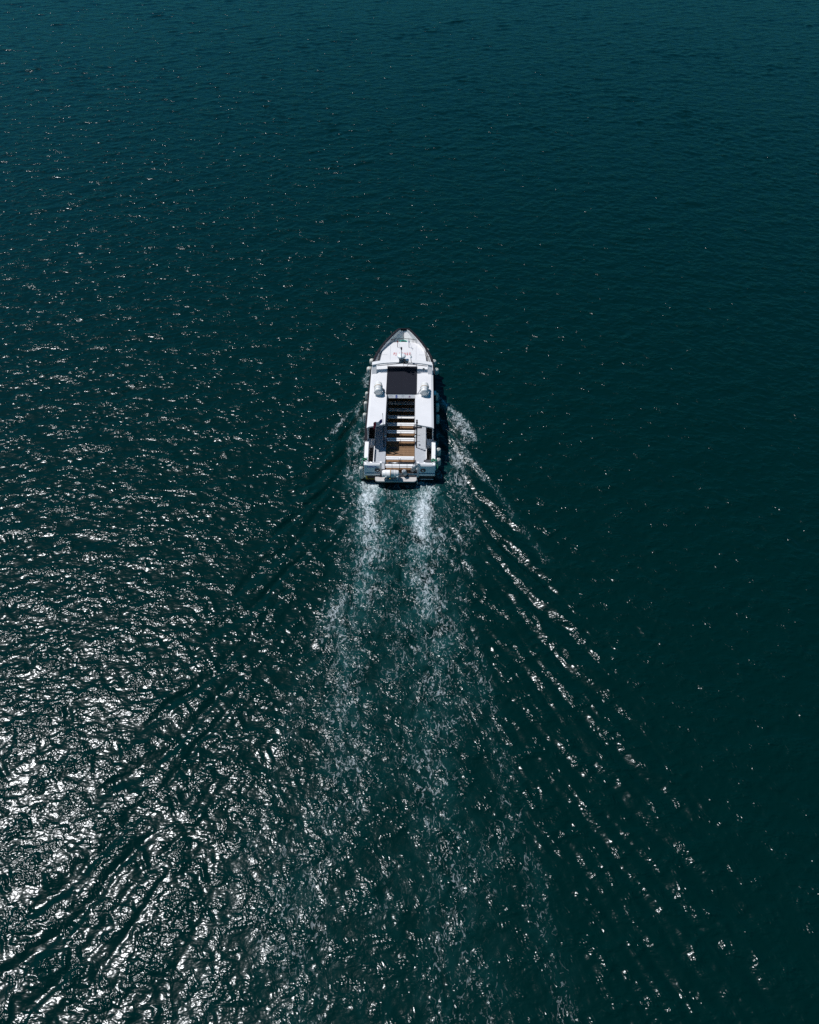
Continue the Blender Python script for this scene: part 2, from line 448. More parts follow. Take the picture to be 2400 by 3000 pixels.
# ------------------------------------------------------------------ mesh helpers
class MB:
    """collects shapes of ONE part; build() links them as one mesh object"""
    def __init__(self):
        self.v = []; self.f = []; self.s = []
    def add(self, verts, faces, smooth_=False):
        o = len(self.v)
        self.v += [tuple(p) for p in verts]
        self.f += [tuple(i + o for i in f) for f in faces]
        self.s += [smooth_] * len(faces)
        return self
    def box(self, x0, x1, y0, y1, z0, z1):
        return self.add([(x0, y0, z0), (x1, y0, z0), (x1, y1, z0), (x0, y1, z0), (x0, y0, z1), (x1, y0, z1), (x1, y1, z1), (x0, y1, z1)],
                        [(0, 3, 2, 1), (4, 5, 6, 7), (0, 1, 5, 4), (1, 2, 6, 5), (2, 3, 7, 6), (3, 0, 4, 7)])
    def prism(self, pts, z0, z1):
        """outline in XY (counter-clockwise), extruded in z"""
        n = len(pts)
        v = [(x, y, z0) for x, y in pts] + [(x, y, z1) for x, y in pts]
        return self.add(v, [tuple(range(n - 1, -1, -1)), tuple(range(n, 2 * n))] + [(i, (i + 1) % n, n + (i + 1) % n, n + i) for i in range(n)])
    def tube(self, pts, r, n=8, r1=None, caps=True):
        P = [Vector(p) for p in pts]; m = len(P)
        rad = [r + ((r1 if r1 is not None else r) - r) * i / max(1, m - 1) for i in range(m)]
        return self.lathe_path(P, rad, n, caps)
    def lathe_path(self, P, rad, n=10, caps=True):
        P = [Vector(p) for p in P]; m = len(P); v = []
        up = None
        for i in range(m):
            d = (P[min(i + 1, m - 1)] - P[max(i - 1, 0)])
            if d.length < 1e-9: d = Vector((0, 0, 1))
            d.normalize()
            if up is None:
                a = Vector((0, 0, 1)) if abs(d.z) < 0.9 else Vector((1, 0, 0))
                up = (a - d * a.dot(d)).normalized()
            else:
                up = (up - d * up.dot(d)).normalized()
            sd = d.cross(up)
            for j in range(n):
                t = 2 * math.pi * j / n
                v.append(P[i] + (up * math.cos(t) + sd * math.sin(t)) * rad[i])
        f = []
        for i in range(m - 1):
            for j in range(n):
                k = (j + 1) % n
                f.append((i * n + j, i * n + k, (i + 1) * n + k, (i + 1) * n + j))
        self.add(v, f, True)
        if caps:
            o = len(self.v) - n * m
            self.f += [tuple(o + j for j in range(n - 1, -1, -1)), tuple(o + (m - 1) * n + j for j in range(n))]
            self.s += [False, False]
        return self
    def build(self, name, mat, parent=None, bevel=0.0, loc=None, rot=None):
        me = bpy.data.meshes.new(name)
        me.from_pydata(self.v, [], self.f)
        me.polygons.foreach_set('use_smooth', self.s)
        me.update()
        bm = bmesh.new(); bm.from_mesh(me); bmesh.ops.recalc_face_normals(bm, faces=bm.faces); bm.to_mesh(me); bm.free()
        me.materials.append(mat)
        ob = bpy.data.objects.new(name, me); col.objects.link(ob)
        if parent is not None: ob.parent = parent
        if loc is not None: ob.location = loc
        if rot is not None: ob.rotation_euler = rot
        if bevel > 0:
            md = ob.modifiers.new('bevel', 'BEVEL'); md.width = bevel; md.segments = 2; md.limit_method = 'ANGLE'; md.angle_limit = R(50)
        return ob

def tag(o, label, cat=None, group=None):
    o['label'] = label
    if cat: o['category'] = cat
    if group: o['group'] = group
    return o

def thing(name, loc, rz, label, cat, group=None):
    o = bpy.data.objects.new(name, None); col.objects.link(o)
    o.empty_display_size = 0.2
    o.location = loc; o.rotation_euler = (0, 0, rz)
    return tag(o, label, cat, group)

# ------------------------------------------------------------------ boat materials
M = {}
M['gelcoat'] = paint('white_gelcoat', (0.85, 0.815, 0.79), 0.38, 0.03, 0.9, grime=0.10, grime_col=(0.45, 0.42, 0.36))
M['roof'] = paint('white_roof_paint', (0.735, 0.705, 0.69), 0.45, 0.03, 0.7, bump=0.001, grime=0.07, grime_col=(0.5, 0.48, 0.43))
M['hull_dark'] = paint('dark_bottom_paint', (0.008, 0.009, 0.012), 0.5, 0.3, 2)
M['rubber'] = paint('black_rubber', (0.012, 0.011, 0.015), 0.7, 0.3, 4, bump=0.003, spec=0.15)
M['hatch'] = paint('dark_hatch_canvas', (0.013, 0.0135, 0.020), 0.8, 0.18, 5, bump=0.002, spec=0.12)
M['grey_deck'] = paint('grey_nonslip_deck', (0.40, 0.41, 0.43), 0.85, 0.08, 4, bump=0.003, grime=0.25, grime_col=(0.26, 0.25, 0.24))
M['wood'] = paint('brown_deck_wood', (0.20, 0.105, 0.045), 0.6, 0.3, 6, bump=0.002, grime=0.3, grime_col=(0.09, 0.05, 0.03))
M['wood_b'] = paint('brown_deck_wood_pale', (0.235, 0.13, 0.06), 0.6, 0.3, 6, bump=0.002, grime=0.3, grime_col=(0.10, 0.06, 0.035))
M['seam'] = paint('black_deck_seam', (0.02, 0.016, 0.014), 0.8, 0.2, 6)
M['bench'] = paint('white_bench_plastic', (0.84, 0.82, 0.80), 0.5, 0.04, 4)
M['dark_metal'] = paint('dark_painted_metal', (0.018, 0.018, 0.022), 0.45, 0.3, 8)
M['steel'] = paint('stainless_steel', (0.55, 0.56, 0.58), 0.28, 0.08, 6, metal=1.0)
M['well'] = paint('blue_grey_well_floor', (0.40, 0.47, 0.52), 0.7, 0.08, 3)
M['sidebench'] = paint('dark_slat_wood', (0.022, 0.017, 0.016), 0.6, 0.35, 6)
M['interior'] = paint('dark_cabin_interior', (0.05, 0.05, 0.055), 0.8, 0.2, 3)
M['glass'] = paint('tinted_window_glass', (0.012, 0.016, 0.02), 0.08, 0.2, 2)
M['fender'] = paint('dirty_white_fender', (0.66, 0.63, 0.56), 0.6, 0.10, 4, grime=0.55, grime_col=(0.30, 0.24, 0.17))
M['fender_grey'] = paint('grey_fender_vinyl', (0.50, 0.50, 0.50), 0.6, 0.10, 4, grime=0.5, grime_col=(0.25, 0.23, 0.20))
M['raft'] = paint('white_raft_shell', (0.86, 0.83, 0.79), 0.4, 0.04, 4, grime=0.10, grime_col=(0.45, 0.36, 0.25))
M['strap'] = paint('rusty_tan_strap', (0.48, 0.33, 0.20), 0.8, 0.2, 9)
M['platform'] = paint('sand_grey_platform', (0.50, 0.46, 0.43), 0.8, 0.08, 4, bump=0.002, grime=0.25, grime_col=(0.28, 0.24, 0.21))
M['rope'] = paint('green_rope_fibre', (0.03, 0.24, 0.13), 0.85, 0.3, 14, bump=0.004)
M['rope_teal'] = paint('teal_rope_fibre', (0.06, 0.42, 0.32), 0.85, 0.3, 14, bump=0.004)
M['red'] = paint('red_lettering', (0.50, 0.045, 0.05), 0.5, 0.1, 5)
M['blue'] = paint('blue_lettering', (0.012, 0.05, 0.33), 0.5, 0.1, 5)
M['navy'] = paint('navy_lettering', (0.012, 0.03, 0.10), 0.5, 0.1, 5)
M['plum'] = paint('plum_print', (0.28, 0.10, 0.22), 0.5, 0.1, 5)
M['flag_blue'] = paint('flag_blue_cloth', (0.022, 0.022, 0.22), 0.85, 0.1, 6)
M['flag_white'] = paint('flag_white_cloth', (0.62, 0.62, 0.66), 0.85, 0.06, 6)
M['flag_red'] = paint('flag_red_cloth', (0.30, 0.02, 0.04), 0.85, 0.1, 6)
M['yellow'] = paint('yellow_paint', (0.55, 0.33, 0.04), 0.55, 0.15, 5)
M['brass'] = paint('brass_fitting', (0.6, 0.42, 0.10), 0.35, 0.1, 6, metal=1.0)
M['radar'] = paint('radar_white_plastic', (0.78, 0.79, 0.78), 0.4, 0.03, 5)
M['grey_metal'] = paint('grey_metal', (0.26, 0.27, 0.30), 0.5, 0.1, 6)
M['tan'] = paint('grey_tan_box', (0.36, 0.35, 0.32), 0.7, 0.1, 5)
M['navlamp_red'] = paint('red_lamp_glass', (0.45, 0.03, 0.02), 0.3, 0.1, 5)
M['navlamp_blue'] = paint('blue_lamp_glass', (0.05, 0.08, 0.40), 0.3, 0.1, 5)

# ------------------------------------------------------------------ THE BOAT
boat = thing('passenger_boat', W(0, 0, 0), BH, 'white passenger boat with open bench deck, dark roof hatch and foaming wake', 'boat')

ST_Y = [0.0, 2.0, 5.0, 8.0, 10.0, 11.5, 12.5, 13.3, 14.2, 15.0, 15.8, 16.4, 16.72, 16.85]
ST_B = [2.62, 2.66, 2.68, 2.68, 2.66, 2.62, 2.53, 2.36, 2.03, 1.63, 1.15, 0.76, 0.54, 0.40]
ST_Z = [1.45, 1.45, 1.45, 1.50, 1.57, 1.68, 1.77, 1.85, 1.95, 2.06, 2.16, 2.22, 2.25, 2.25]
def sheer_b(y): return float(np.interp(y, ST_Y, ST_B))
def sheer_z(y): return float(np.interp(y, ST_Y, ST_Z))
WL_Y = [0, 6, 9, 11, 12.5, 13.6, 14.6, 15.3, 16.0, 16.85]
WL_B = [2.46, 2.50, 2.42, 2.10, 1.60, 1.05, 0.45, 0.05, 0.03, 0.02]
def wl_b(y): return float(np.interp(y, WL_Y, WL_B))
def keel_z(y): return float(np.interp(y, [0, 12, 14.6, 15.3, 16.0, 16.85], [-0.55, -0.55, -0.35, 0.1, 1.0, 1.95]))

def hull_part():
    ys = sorted(set(list(np.linspace(0, 12, 13)) + list(np.linspace(12, 16.85, 20))))
    mb = MB(); prof = []
    for y in ys:
        b, z, w, k = sheer_b(y), sheer_z(y), wl_b(y), keel_z(y)
        zw = max(0.0, k + 0.15)
        zc = zw + (z - zw) * 0.45
        bc = w + (b - w) * 0.72
        prof.append([(0.0, y, k), (w * 0.7, y, k + 0.08), (w, y, zw + 0.02), (bc, y, zc), (b, y, z)])
    n = 5
    verts = []
    for p in prof:
        for q in p: verts.append(q)
        for q in p: verts.append((-q[0], q[1], q[2]))
    f = []
    for i in range(len(ys) - 1):
        a, b_ = i * 2 * n, (i + 1) * 2 * n
        for j in range(n - 1):
            f.append((a + j, b_ + j, b_ + j + 1, a + j + 1))
            f.append((a + n + j, a + n + j + 1, b_ + n + j + 1, b_ + n + j))
    e = (len(ys) - 1) * 2 * n
    for j in range(n - 1):
        f.append((e + j, e + n + j, e + n + j + 1, e + j + 1))
    mb.add(verts, f, True)
    return mb
hull = hull_part().build('hull', M['gelcoat'], boat)

def ring(ys, off_o, off_i, z_lo, z_hi, side=0):
    """a strip that follows the sheer line; offsets inward from the sheer"""
    mb = MB()
    def pts(s):
        P = []
        for y in ys:
            b, z = sheer_b(y), sheer_z(y)
            # inward normal of the outline in plan
            d = 0.05
            tb = (sheer_b(min(16.85, y + d)) - sheer_b(max(0, y - d))); ty = min(16.85, y + d) - max(0, y - d)
            l = math.hypot(tb, ty); nx, ny = ty / l, -tb / l      # outward for starboard
            def at(off, zz): return (s * max(0.0, b - nx * off), y - ny * off, z + zz)
            P.append((at(off_o, z_lo), at(off_i, z_lo), at(off_i, z_hi), at(off_o, z_hi)))
        return P
    for s in ((1, -1) if side == 0 else (side,)):
        P = pts(s); v = [q for p in P for q in p]; f = []
        for i in range(len(P) - 1):
            a, c = i * 4, (i + 1) * 4
            for j in range(4):
                k = (j + 1) % 4
                f.append((a + j, a + k, c + k, c + j))
        f += [(0, 1, 2, 3), tuple((len(P) - 1) * 4 + j for j in (3, 2, 1, 0))]
        mb.add(v, f)
    return mb
ys_all = list(np.linspace(2.75, 11.5, 10)) + list(np.linspace(11.8, 16.85, 22))
ys_bow = list(np.linspace(11.6, 16.85, 24))
ys_mid = list(np.linspace(2.75, 11.6, 12))
ys_aft = list(np.linspace(0.0, 2.6, 5))
# bulwark walls inside the hull and their caps
for s in (1, -1):
    ring(ys_aft, 0.012, 0.30, -0.75, 0.03, s).build('aft_bulwark', M['gelcoat'], boat, 0.02)
    ring(ys_mid, 0.012, 0.16, -0.75, 0.0, s).build('side_bulwark', M['gelcoat'], boat)
    ring(ys_bow, 0.012, 0.17, -0.85, 0.0, s).build('bow_bulwark', M['gelcoat'], boat)
    rub = ring(ys_mid, -0.06, 0.15, 0.003, 0.05, s).build('side_cap_rail', M['rubber'], boat)
    ring(ys_bow, -0.045, 0.145, 0.003, 0.06, s).build('bow_cap_rail', M['rubber'], boat)
    ring(list(np.linspace(0.0, 16.6, 40)), -0.05, 0.02, -0.42, -0.34, s).build('rub_rail', M['rubber'] if s < 0 else M['gelcoat'], boat)
# blunt stem block
MB().prism([(-0.42, 16.80), (0.42, 16.80), (0.40, 16.895), (-0.40, 16.895)], 2.0, 2.312).build('stem_cap', M['rubber'], boat, 0.03)

# --- decks
WELL_Z, SIDE_Z, WD = 0.60, 0.75, 1.10
MB().box(-WD, WD, 0.05, 9.0, 0.40, WELL_Z - 0.035).build('deck_base', M['seam'], boat)
deck = MB().box(-WD, WD, 0.06, 0.10, WELL_Z - 0.033, WELL_Z).build('wooden_deck', M['wood'], boat)
pl_me = {}
y = 0.12; i = 0
while y < 8.9:
    w = 0.118
    key = i % 4
    if key not in pl_me:
        mb = MB().box(-WD + 0.02, WD - 0.02, 0, w, 0, 0.03)
        ob = mb.build('plank', M['wood'] if key % 2 else M['wood_b'], deck, 0.004)
        pl_me[key] = ob.data
    else:
        ob = bpy.data.objects.new('plank', pl_me[key]); col.objects.link(ob); ob.parent = deck
    ob.location = (random.uniform(-0.004, 0.004), y, WELL_Z - 0.030 + random.uniform(-0.002, 0.002))
    y += w + 0.012; i += 1
for s in (-1, 1):
    x0, x1 = (WD, 1.93)
    a, b = (s * x0, s * x1) if s > 0 else (s * x1, s * x0)
    MB().box(a, b, 0.36, 9.2, 0.40, SIDE_Z).build('side_deck', M['grey_deck'], boat, 0.01)
    # low white coaming between the grey deck and the side benches
    c0, c1 = (1.934, 1.99) if s > 0 else (-1.99, -1.934)
    MB().box(c0, c1, 0.40 if s < 0 else 1.25, 2.60, 0.45, 1.02).build('coaming', M['gelcoat'], boat, 0.01)
    MB().box(c0, c1, 3.70, 9.2, 0.45, 1.02).build('coaming', M['gelcoat'], boat, 0.01)
    # slatted dark side benches, aft and forward of the boarding step
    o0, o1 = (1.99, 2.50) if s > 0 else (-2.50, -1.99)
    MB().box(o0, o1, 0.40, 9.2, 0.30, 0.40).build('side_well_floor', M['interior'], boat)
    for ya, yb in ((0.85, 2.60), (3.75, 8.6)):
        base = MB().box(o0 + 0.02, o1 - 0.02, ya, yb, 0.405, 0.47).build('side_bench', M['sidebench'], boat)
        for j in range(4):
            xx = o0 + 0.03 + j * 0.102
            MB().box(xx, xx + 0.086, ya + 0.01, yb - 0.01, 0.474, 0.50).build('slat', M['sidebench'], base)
    st = MB().box(o0, o1, 2.95, 3.70, 0.405, 0.85).build('boarding_step', M['gelcoat'], boat, 0.015)
    MB().box(o0 + 0.003, o1 - 0.003, 2.62, 2.945, 0.405, 0.55).build('step_tread', M['interior'], st)
    MB().box(o0 + (0.36 if s > 0 else 0.002), o1 - (0.002 if s > 0 else 0.36), 3.74, 4.05, 0.80, 1.30).build('locker', M['rubber'], boat, 0.015)
# dark locker in the starboard quarter
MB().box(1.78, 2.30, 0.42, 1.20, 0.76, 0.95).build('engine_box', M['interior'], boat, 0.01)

# --- forward part: foredeck trunk, bow well
MB().prism([(-2.45, 9.2), (2.45, 9.2), (2.42, 12.5), (1.88, 14.1), (1.0, 15.6), (0.30, 16.5), (-0.30, 16.5), (-1.0, 15.6), (-1.88, 14.1), (-2.42, 12.5)], 0.85, 1.25).build('bow_well_floor', M['well'], boat)
half = [(1.98, 11.0), (1.97, 12.9), (1.90, 13.7), (1.76, 14.5), (1.52, 15.05), (1.18, 15.38), (0.82, 15.53), (0.40, 15.60)]
outline = half + [(-x, yy) for x, yy in half[::-1]]
trunk = MB().prism(outline, 1.252, 1.75).build('foredeck', M['roof'], boat, 0.04)
for xx in (-1.1, 1.1):
    MB().box(xx - 0.008, xx + 0.008, 12.2, 14.95, 1.7515, 1.757).build('panel_seam', M['grey_metal'], trunk)
for xx in (-1.62, 1.62):
    MB().box(xx - 0.28, xx + 0.28, 13.62, 13.635, 1.7515, 1.757).build('panel_seam', M['grey_metal'], trunk)
# raised step in the bow
MB().prism([(-0.62, 15.75), (0.62, 15.75), (0.42, 16.15), (0.15, 16.30), (-0.15, 16.30), (-0.42, 16.15)], 1.252, 1.42).build('bow_locker', M['well'], boat, 0.03)
# grab rail round the foredeck with stanchions
rail = [(2.06, 12.3), (2.05, 12.9), (1.97, 13.75), (1.83, 14.58), (1.57, 15.16), (1.20, 15.5), (0.82, 15.64), (0.40, 15.72), (0.0, 15.73)]
rail = rail + [(-x, yy) for x, yy in rail[-2::-1]]
gr = MB().tube([(x, yy, 1.98) for x, yy in rail], 0.024, 8).build('grab_rail', M['dark_metal'], boat)
for x, yy in [(2.05, 12.9), (1.90, 14.1), (1.57, 15.16), (0.82, 15.64), (-0.82, 15.64), (-1.57, 15.16), (-1.90, 14.1), (-2.05, 12.9)]:
    MB().tube([(x, yy, 1.26), (x, yy, 1.98)], 0.02, 6).build('stanchion', M['dark_metal'], gr)
for x, yy in [(1.57, 15.16), (1.90, 14.1), (2.04, 13.1), (-1.57, 15.16), (-1.90, 14.1), (-2.04, 13.1)]:
    s = 1 if x > 0 else -1
    MB().tube([(x, yy, 1.97), (s * (sheer_b(yy + 0.2) - 0.12), yy + 0.2, sheer_z(yy + 0.2) - 0.05)], 0.02, 6).build('rail_bracket', M['dark_metal'], gr)
# two light posts on the foredeck
for x, lamp in ((-0.50, 'navlamp_red'), (0.48, 'navlamp_blue')):
    p = MB().tube([(x, 14.75, 1.752), (x, 14.80, 2.55)], 0.022, 8).build('lamp_post', M['dark_metal'], boat)
    MB().lathe_path([(x, 14.80, 2.20), (x, 14.80, 2.23), (x, 14.80, 2.32), (x, 14.80, 2.35)], [0.03, 0.05, 0.05, 0.03], 10).build('navigation_lamp', M[lamp], p)
    MB().tube([(x, 14.78, 2.50), (x + 0.32, 14.30, 1.76)], 0.008, 5).build('stay', M['grey_metal'], p)

# registration in red on the foredeck, readable from astern
def text_part(txt, size, mat, parent, loc, rot, name, width=None, extr=0.004, spacing=1.0):
    cu = bpy.data.curves.new(name, 'FONT'); cu.body = txt; cu.size = size; cu.extrude = extr; cu.space_character = spacing
    cu.align_x = 'CENTER'; cu.align_y = 'CENTER'; cu.offset = size * 0.012
    tmp = bpy.data.objects.new(name, cu); col.objects.link(tmp)
    dg = bpy.context.evaluated_depsgraph_get()
    me = bpy.data.meshes.new_from_object(tmp.evaluated_get(dg)); me.name = name
    bpy.data.objects.remove(tmp)
    me.materials.clear(); me.materials.append(mat)
    ob = bpy.data.objects.new(name, me); col.objects.link(ob); ob.parent = parent
    ob.location = loc; ob.rotation_euler = rot
    if width:
        xs = [v.co.x for v in me.vertices]; k = width / (max(xs) - min(xs))
        for v in me.vertices: v.co.x *= k
    return ob
text_part('FJ A9027', 0.50, M['red'], trunk, (-0.10, 13.73, 1.758), (0, 0, 0), 'registration_letters', 1.46, spacing=1.15)

# --- wheelhouse and roof
RZ = 2.75
for s in (-1, 1):
    wall = MB().box(s * 2.44 - 0.03, s * 2.44 + 0.03, 3.0, 11.0, 1.40, 2.66).build('cabin_side', M['gelcoat'], boat)
    for y0 in (3.4, 4.95, 6.5, 8.05, 9.5):
        MB().box(s * 2.44 - 0.038, s * 2.44 + 0.038, y0, y0 + 1.25, 1.75, 2.45).build('window', M['glass'], wall, 0.01)
def roof_half(s):
    n = 8
    xin, xout = 1.13, 2.50
    def xs_(t): return s * (xin + (xout - xin) * t)
    mb = MB()
    st = []   # stations along y: list of (y_in, y_out, ztop)
    for yi, yo, dz in [(3.14, 2.78, 0.0), (4.0, 4.0, 0.0), (6.0, 6.0, 0.01), (8.0, 8.0, 0.01), (9.4, 9.4, 0.0), (10.4, 10.3, -0.02), (11.05, 10.75, -0.09)]:
        row_t, row_b = [], []
        for j in range(n + 1):
            t = j / n
            yv = yi + (yo - yi) * t
            crown = RZ + dz - 0.015 * t - (0.075 * max(0, (t - 0.86) / 0.14) ** 2)
            row_t.append((xs_(t), yv, crown)); row_b.append((xs_(t), yv, RZ + dz - 0.13))
        st.append((row_t, row_b))
    v = []
    for a, b in st: v += a + b
    m = 2 * (n + 1); f = []
    for i in range(len(st) - 1):
        for j in range(n):
            f.append((i * m + j, i * m + j + 1, (i + 1) * m + j + 1, (i + 1) * m + j))
            q = n + 1
            f.append((i * m + q + j, (i + 1) * m + q + j, (i + 1) * m + q + j + 1, i * m + q + j + 1))
        f.append((i * m, (i + 1) * m, (i + 1) * m + n + 1, i * m + n + 1))
        f.append((i * m + n, i * m + 2 * n + 1, (i + 1) * m + 2 * n + 1, (i + 1) * m + n))
    for i in (0, len(st) - 1):
        for j in range(n): f.append((i * m + j, i * m + n + 1 + j, i * m + n + 2 + j, i * m + j + 1))
    return mb.add(v, f)
for s in (-1, 1):
    rh = roof_half(s).build('roof', M['roof'], boat, 0.012)
    # dark rail along the opening and white inner edge
    MB().box(s * 1.10 - 0.02, s * 1.10 + 0.02, 3.2, 6.74, RZ - 0.12, RZ - 0.01).build('opening_rail', M['dark_metal'] if s < 0 else M['gelcoat'], rh)
# roof ahead of the hatch, windscreen sloping down to the foredeck
MB().box(-1.128, 1.128, 10.52, 11.05, RZ - 0.13, RZ - 0.02).build('roof_front', M['roof'], boat, 0.012)
MB().add([(-2.35, 11.06, 2.60), (2.35, 11.06, 2.60), (2.15, 11.75, 1.76), (-2.15, 11.75, 1.76)], [(0, 1, 2, 3)]).build('windscreen', M['glass'], boat)
# the sliding hatch of dark canvas, two leaves
hatch = MB().box(-1.21, 1.21, 6.78, 10.49, RZ - 0.004, RZ + 0.03).build('roof_hatch', M['hatch'], boat, 0.01)
MB().box(-0.006, 0.006, 6.80, 10.47, RZ + 0.0305, RZ + 0.036).build('seam', M['rubber'], hatch)
MB().box(-1.19, 1.19, 10.28, 10.46, RZ + 0.0305, RZ + 0.05).build('front_hem', M['rubber'], hatch)
for xx in (-1.17, 1.17):
    MB().box(xx - 0.02, xx + 0.02, 6.72, 10.46, RZ + 0.0305, RZ + 0.045).build('slide_rail', M['dark_metal'], hatch)
# notice board under the aft edge of the hatch
nb = MB().add([(-1.07, 6.77, RZ - 0.02), (1.07, 6.77, RZ - 0.02), (1.07, 6.60, RZ - 0.24), (-1.07, 6.60, RZ - 0.24), (-1.07, 6.80, RZ - 0.02), (1.07, 6.80, RZ - 0.02), (1.07, 6.63, RZ - 0.24), (-1.07, 6.63, RZ - 0.24)],
         [(0, 1, 2, 3), (4, 7, 6, 5), (0, 4, 5, 1), (3, 2, 6, 7), (0, 3, 7, 4), (1, 5, 6, 2)]).build('notice_board', M['gelcoat'], boat)
def on_board(x, k, lift=0.004):       # point on the sloped board, k 0 at its lower, 1 at its upper edge
    return Vector((x, 6.60 + 0.17 * k, RZ - 0.24 + 0.22 * k)) + Vector((0, -0.79, 0.61)) * lift
BR = math.atan2(0.22, 0.17)
def disc(r0, r1, n, parent, x, k, mat, name, sy=1.0, lift=0.004):
    mb = MB(); v = []; f = []
    for j in range(n):
        t = 2 * math.pi * j / n
        v += [(r0 * math.cos(t), sy * r0 * math.sin(t), 0), (r1 * math.cos(t), sy * r1 * math.sin(t), 0)]
    for j in range(n):
        k2 = (j + 1) % n
        f.append((2 * j, 2 * j + 1, 2 * k2 + 1, 2 * k2))
    if r0 < 1e-4: f = [tuple(2 * j + 1 for j in range(n))]
    mb.add(v, f)
    return mb.build(name, mat, parent, loc=on_board(x, k, lift), rot=(BR, 0, 0))
disc(0.025, 0.085, 16, nb, -0.38, 0.58, M['blue'], 'round_emblem')
MB().box(-0.085, 0.085, -0.02, 0.02, 0, 0.002).build('emblem_base', M['blue'], nb, loc=on_board(-0.38, 0.14), rot=(BR, 0, 0))
for j, (dx, dk, r) in enumerate([(-0.06, -0.1, 0.035), (0.0, 0.12, 0.04), (0.06, -0.08, 0.035), (0.0, -0.16, 0.03)]):
    disc(r * 0.45, r, 10, nb, 0.64 + dx, 0.48 + dk, M['plum'], 'flower_emblem', lift=0.004 + 0.001 * j)
for x0, x1, k in ((-1.0, -0.62, 0.40), (0.0, 0.24, 0.72), (-0.95, -0.7, 0.75), (0.02, 0.2, 0.42)):
    MB().box(x0, x1, -0.006, 0.006, 0, 0.002).build('print_line', M['grey_metal'], nb, loc=on_board(0, k), rot=(BR, 0, 0))

# --- arch with radar
def arch():
    P = []
    for t in np.linspace(-1, 1, 17):
        a = abs(t)
        P.append((2.42 * t, 10.02 + 0.20 * (1 - a ** 2), 3.36 + 0.12 * (1 - a ** 3)))
    mb = MB(); v = []; f = []
    for x, yy, z in P:
        v += [(x, yy - 0.20, z - 0.10), (x, yy + 0.22, z - 0.12), (x, yy + 0.24, z - 0.02), (x, yy + 0.10, z), (x, yy - 0.20, z)]
    n = 5
    for i in range(len(P) - 1):
        for j in range(n):
            k = (j + 1) % n
            f.append((i * n + j, i * n + k, (i + 1) * n + k, (i + 1) * n + j))
    f += [tuple(range(n)), tuple((len(P) - 1) * n + j for j in range(n - 1, -1, -1))]
    return mb.add(v, f)
ar = arch().build('radar_arch', M['roof'], boat, 0.015)
ar['label'] = 'white arch across the roof carrying the radar'
for s in (-1, 1):
    x0, x1 = (2.06, 2.42)
    v = []
    for z, yc, dx in ((2.70, 9.55, 0.02), (3.26, 9.98, 0.0)):
        v += [(s * x0, yc - 0.13, z), (s * (x1 + dx), yc - 0.13, z), (s * (x1 + dx), yc + 0.20, z), (s * x0, yc + 0.20, z)]
    MB().add(v, [(0, 1, 2, 3), (4, 7, 6, 5), (0, 4, 5, 1), (1, 5, 6, 2), (2, 6, 7, 3), (3, 7, 4, 0)]).build('arch_leg', M['roof'], ar, 0.012)
MB().tube([(-2.0, 9.79, 3.30), (0, 10.0, 3.40), (2.0, 9.79, 3.30)], 0.03, 6).build('cable_duct', M['dark_metal'], ar)
# radar dome on a bracket, mast, lamps
rb = MB().box(-0.26, 0.30, 9.98, 10.34, 3.47, 3.62).build('radar_bracket', M['grey_metal'], boat, 0.02)
MB().tube([(-0.2, 10.1, 3.62), (0.0, 10.28, 3.78)], 0.04, 8).build('strut', M['dark_metal'], rb)
MB().tube([(0.25, 10.1, 3.62), (0.0, 10.28, 3.78)], 0.04, 8).build('strut', M['dark_metal'], rb)
MB().lathe_path([(-0.06, 10.32, 3.76), (-0.06, 10.32, 3.80), (-0.06, 10.32, 3.90), (-0.06, 10.32, 3.97), (-0.06, 10.32, 3.99)], [0.22, 0.33, 0.34, 0.28, 0.10], 24).build('radar_dome', M['radar'], boat)
mast = MB().tube([(-0.04, 9.96, 3.47), (-0.04, 9.96, 4.75)], 0.028, 8).build('mast', M['grey_metal'], boat)
MB().lathe_path([(-0.04, 9.96, 4.70), (-0.04, 9.96, 4.74), (-0.04, 9.96, 4.92), (-0.04, 9.96, 4.95)], [0.04, 0.06, 0.06, 0.03], 10).build('masthead_lamp', M['dark_metal'], mast)
MB().lathe_path([(0.42, 9.98, 3.50), (0.42, 10.0, 3.62), (0.42, 9.94, 3.64), (0.42, 9.94, 3.80)], [0.03, 0.03, 0.12, 0.13], 14).build('searchlight', M['steel'], boat)
MB().lathe_path([(0.18, 9.90, 3.46), (0.18, 9.90, 3.66), (0.18, 9.90, 3.70)], [0.09, 0.11, 0.05], 12).build('horn', M['dark_metal'], boat)
gp = MB().tube([(0.80, 10.0, 3.44), (0.72, 10.0, 3.60), (0.70, 10.0, 3.98)], 0.022, 8).build('antenna_post', M['grey_metal'], boat)
MB().lathe_path([(0.70, 10.0, 3.96), (0.70, 10.0, 3.99), (0.70, 10.0, 4.02), (0.70, 10.0, 4.08)], [0.05, 0.10, 0.10, 0.03], 12).build('satellite_receiver', M['radar'], gp)
MB().tube([(0.70, 10.0, 4.08), (0.70, 10.0, 4.28)], 0.025, 8).build('whip', M['dark_metal'], gp)
MB().box(0.86, 1.20, 9.80, 9.92, 3.46, 3.52).build('lamp_bar', M['grey_metal'], boat, 0.01)
MB().tube([(0.1, 9.86, 3.42), (0.16, 9.70, 3.30), (0.36, 9.72, 3.28), (0.5, 9.86, 3.40)], 0.018, 6).build('cable_loop', M['dark_metal'], boat)
MB().box(1.66, 1.82, 10.05, 10.22, RZ - 0.01, RZ + 0.06).build('roof_vent', M['tan'], boat, 0.01)
for xx in (-1.17, 1.15):
    MB().tube([(xx, 10.55, RZ - 0.01), (xx, 10.60, RZ + 0.25)], 0.012, 6).build('stop_post', M['grey_metal'], boat)

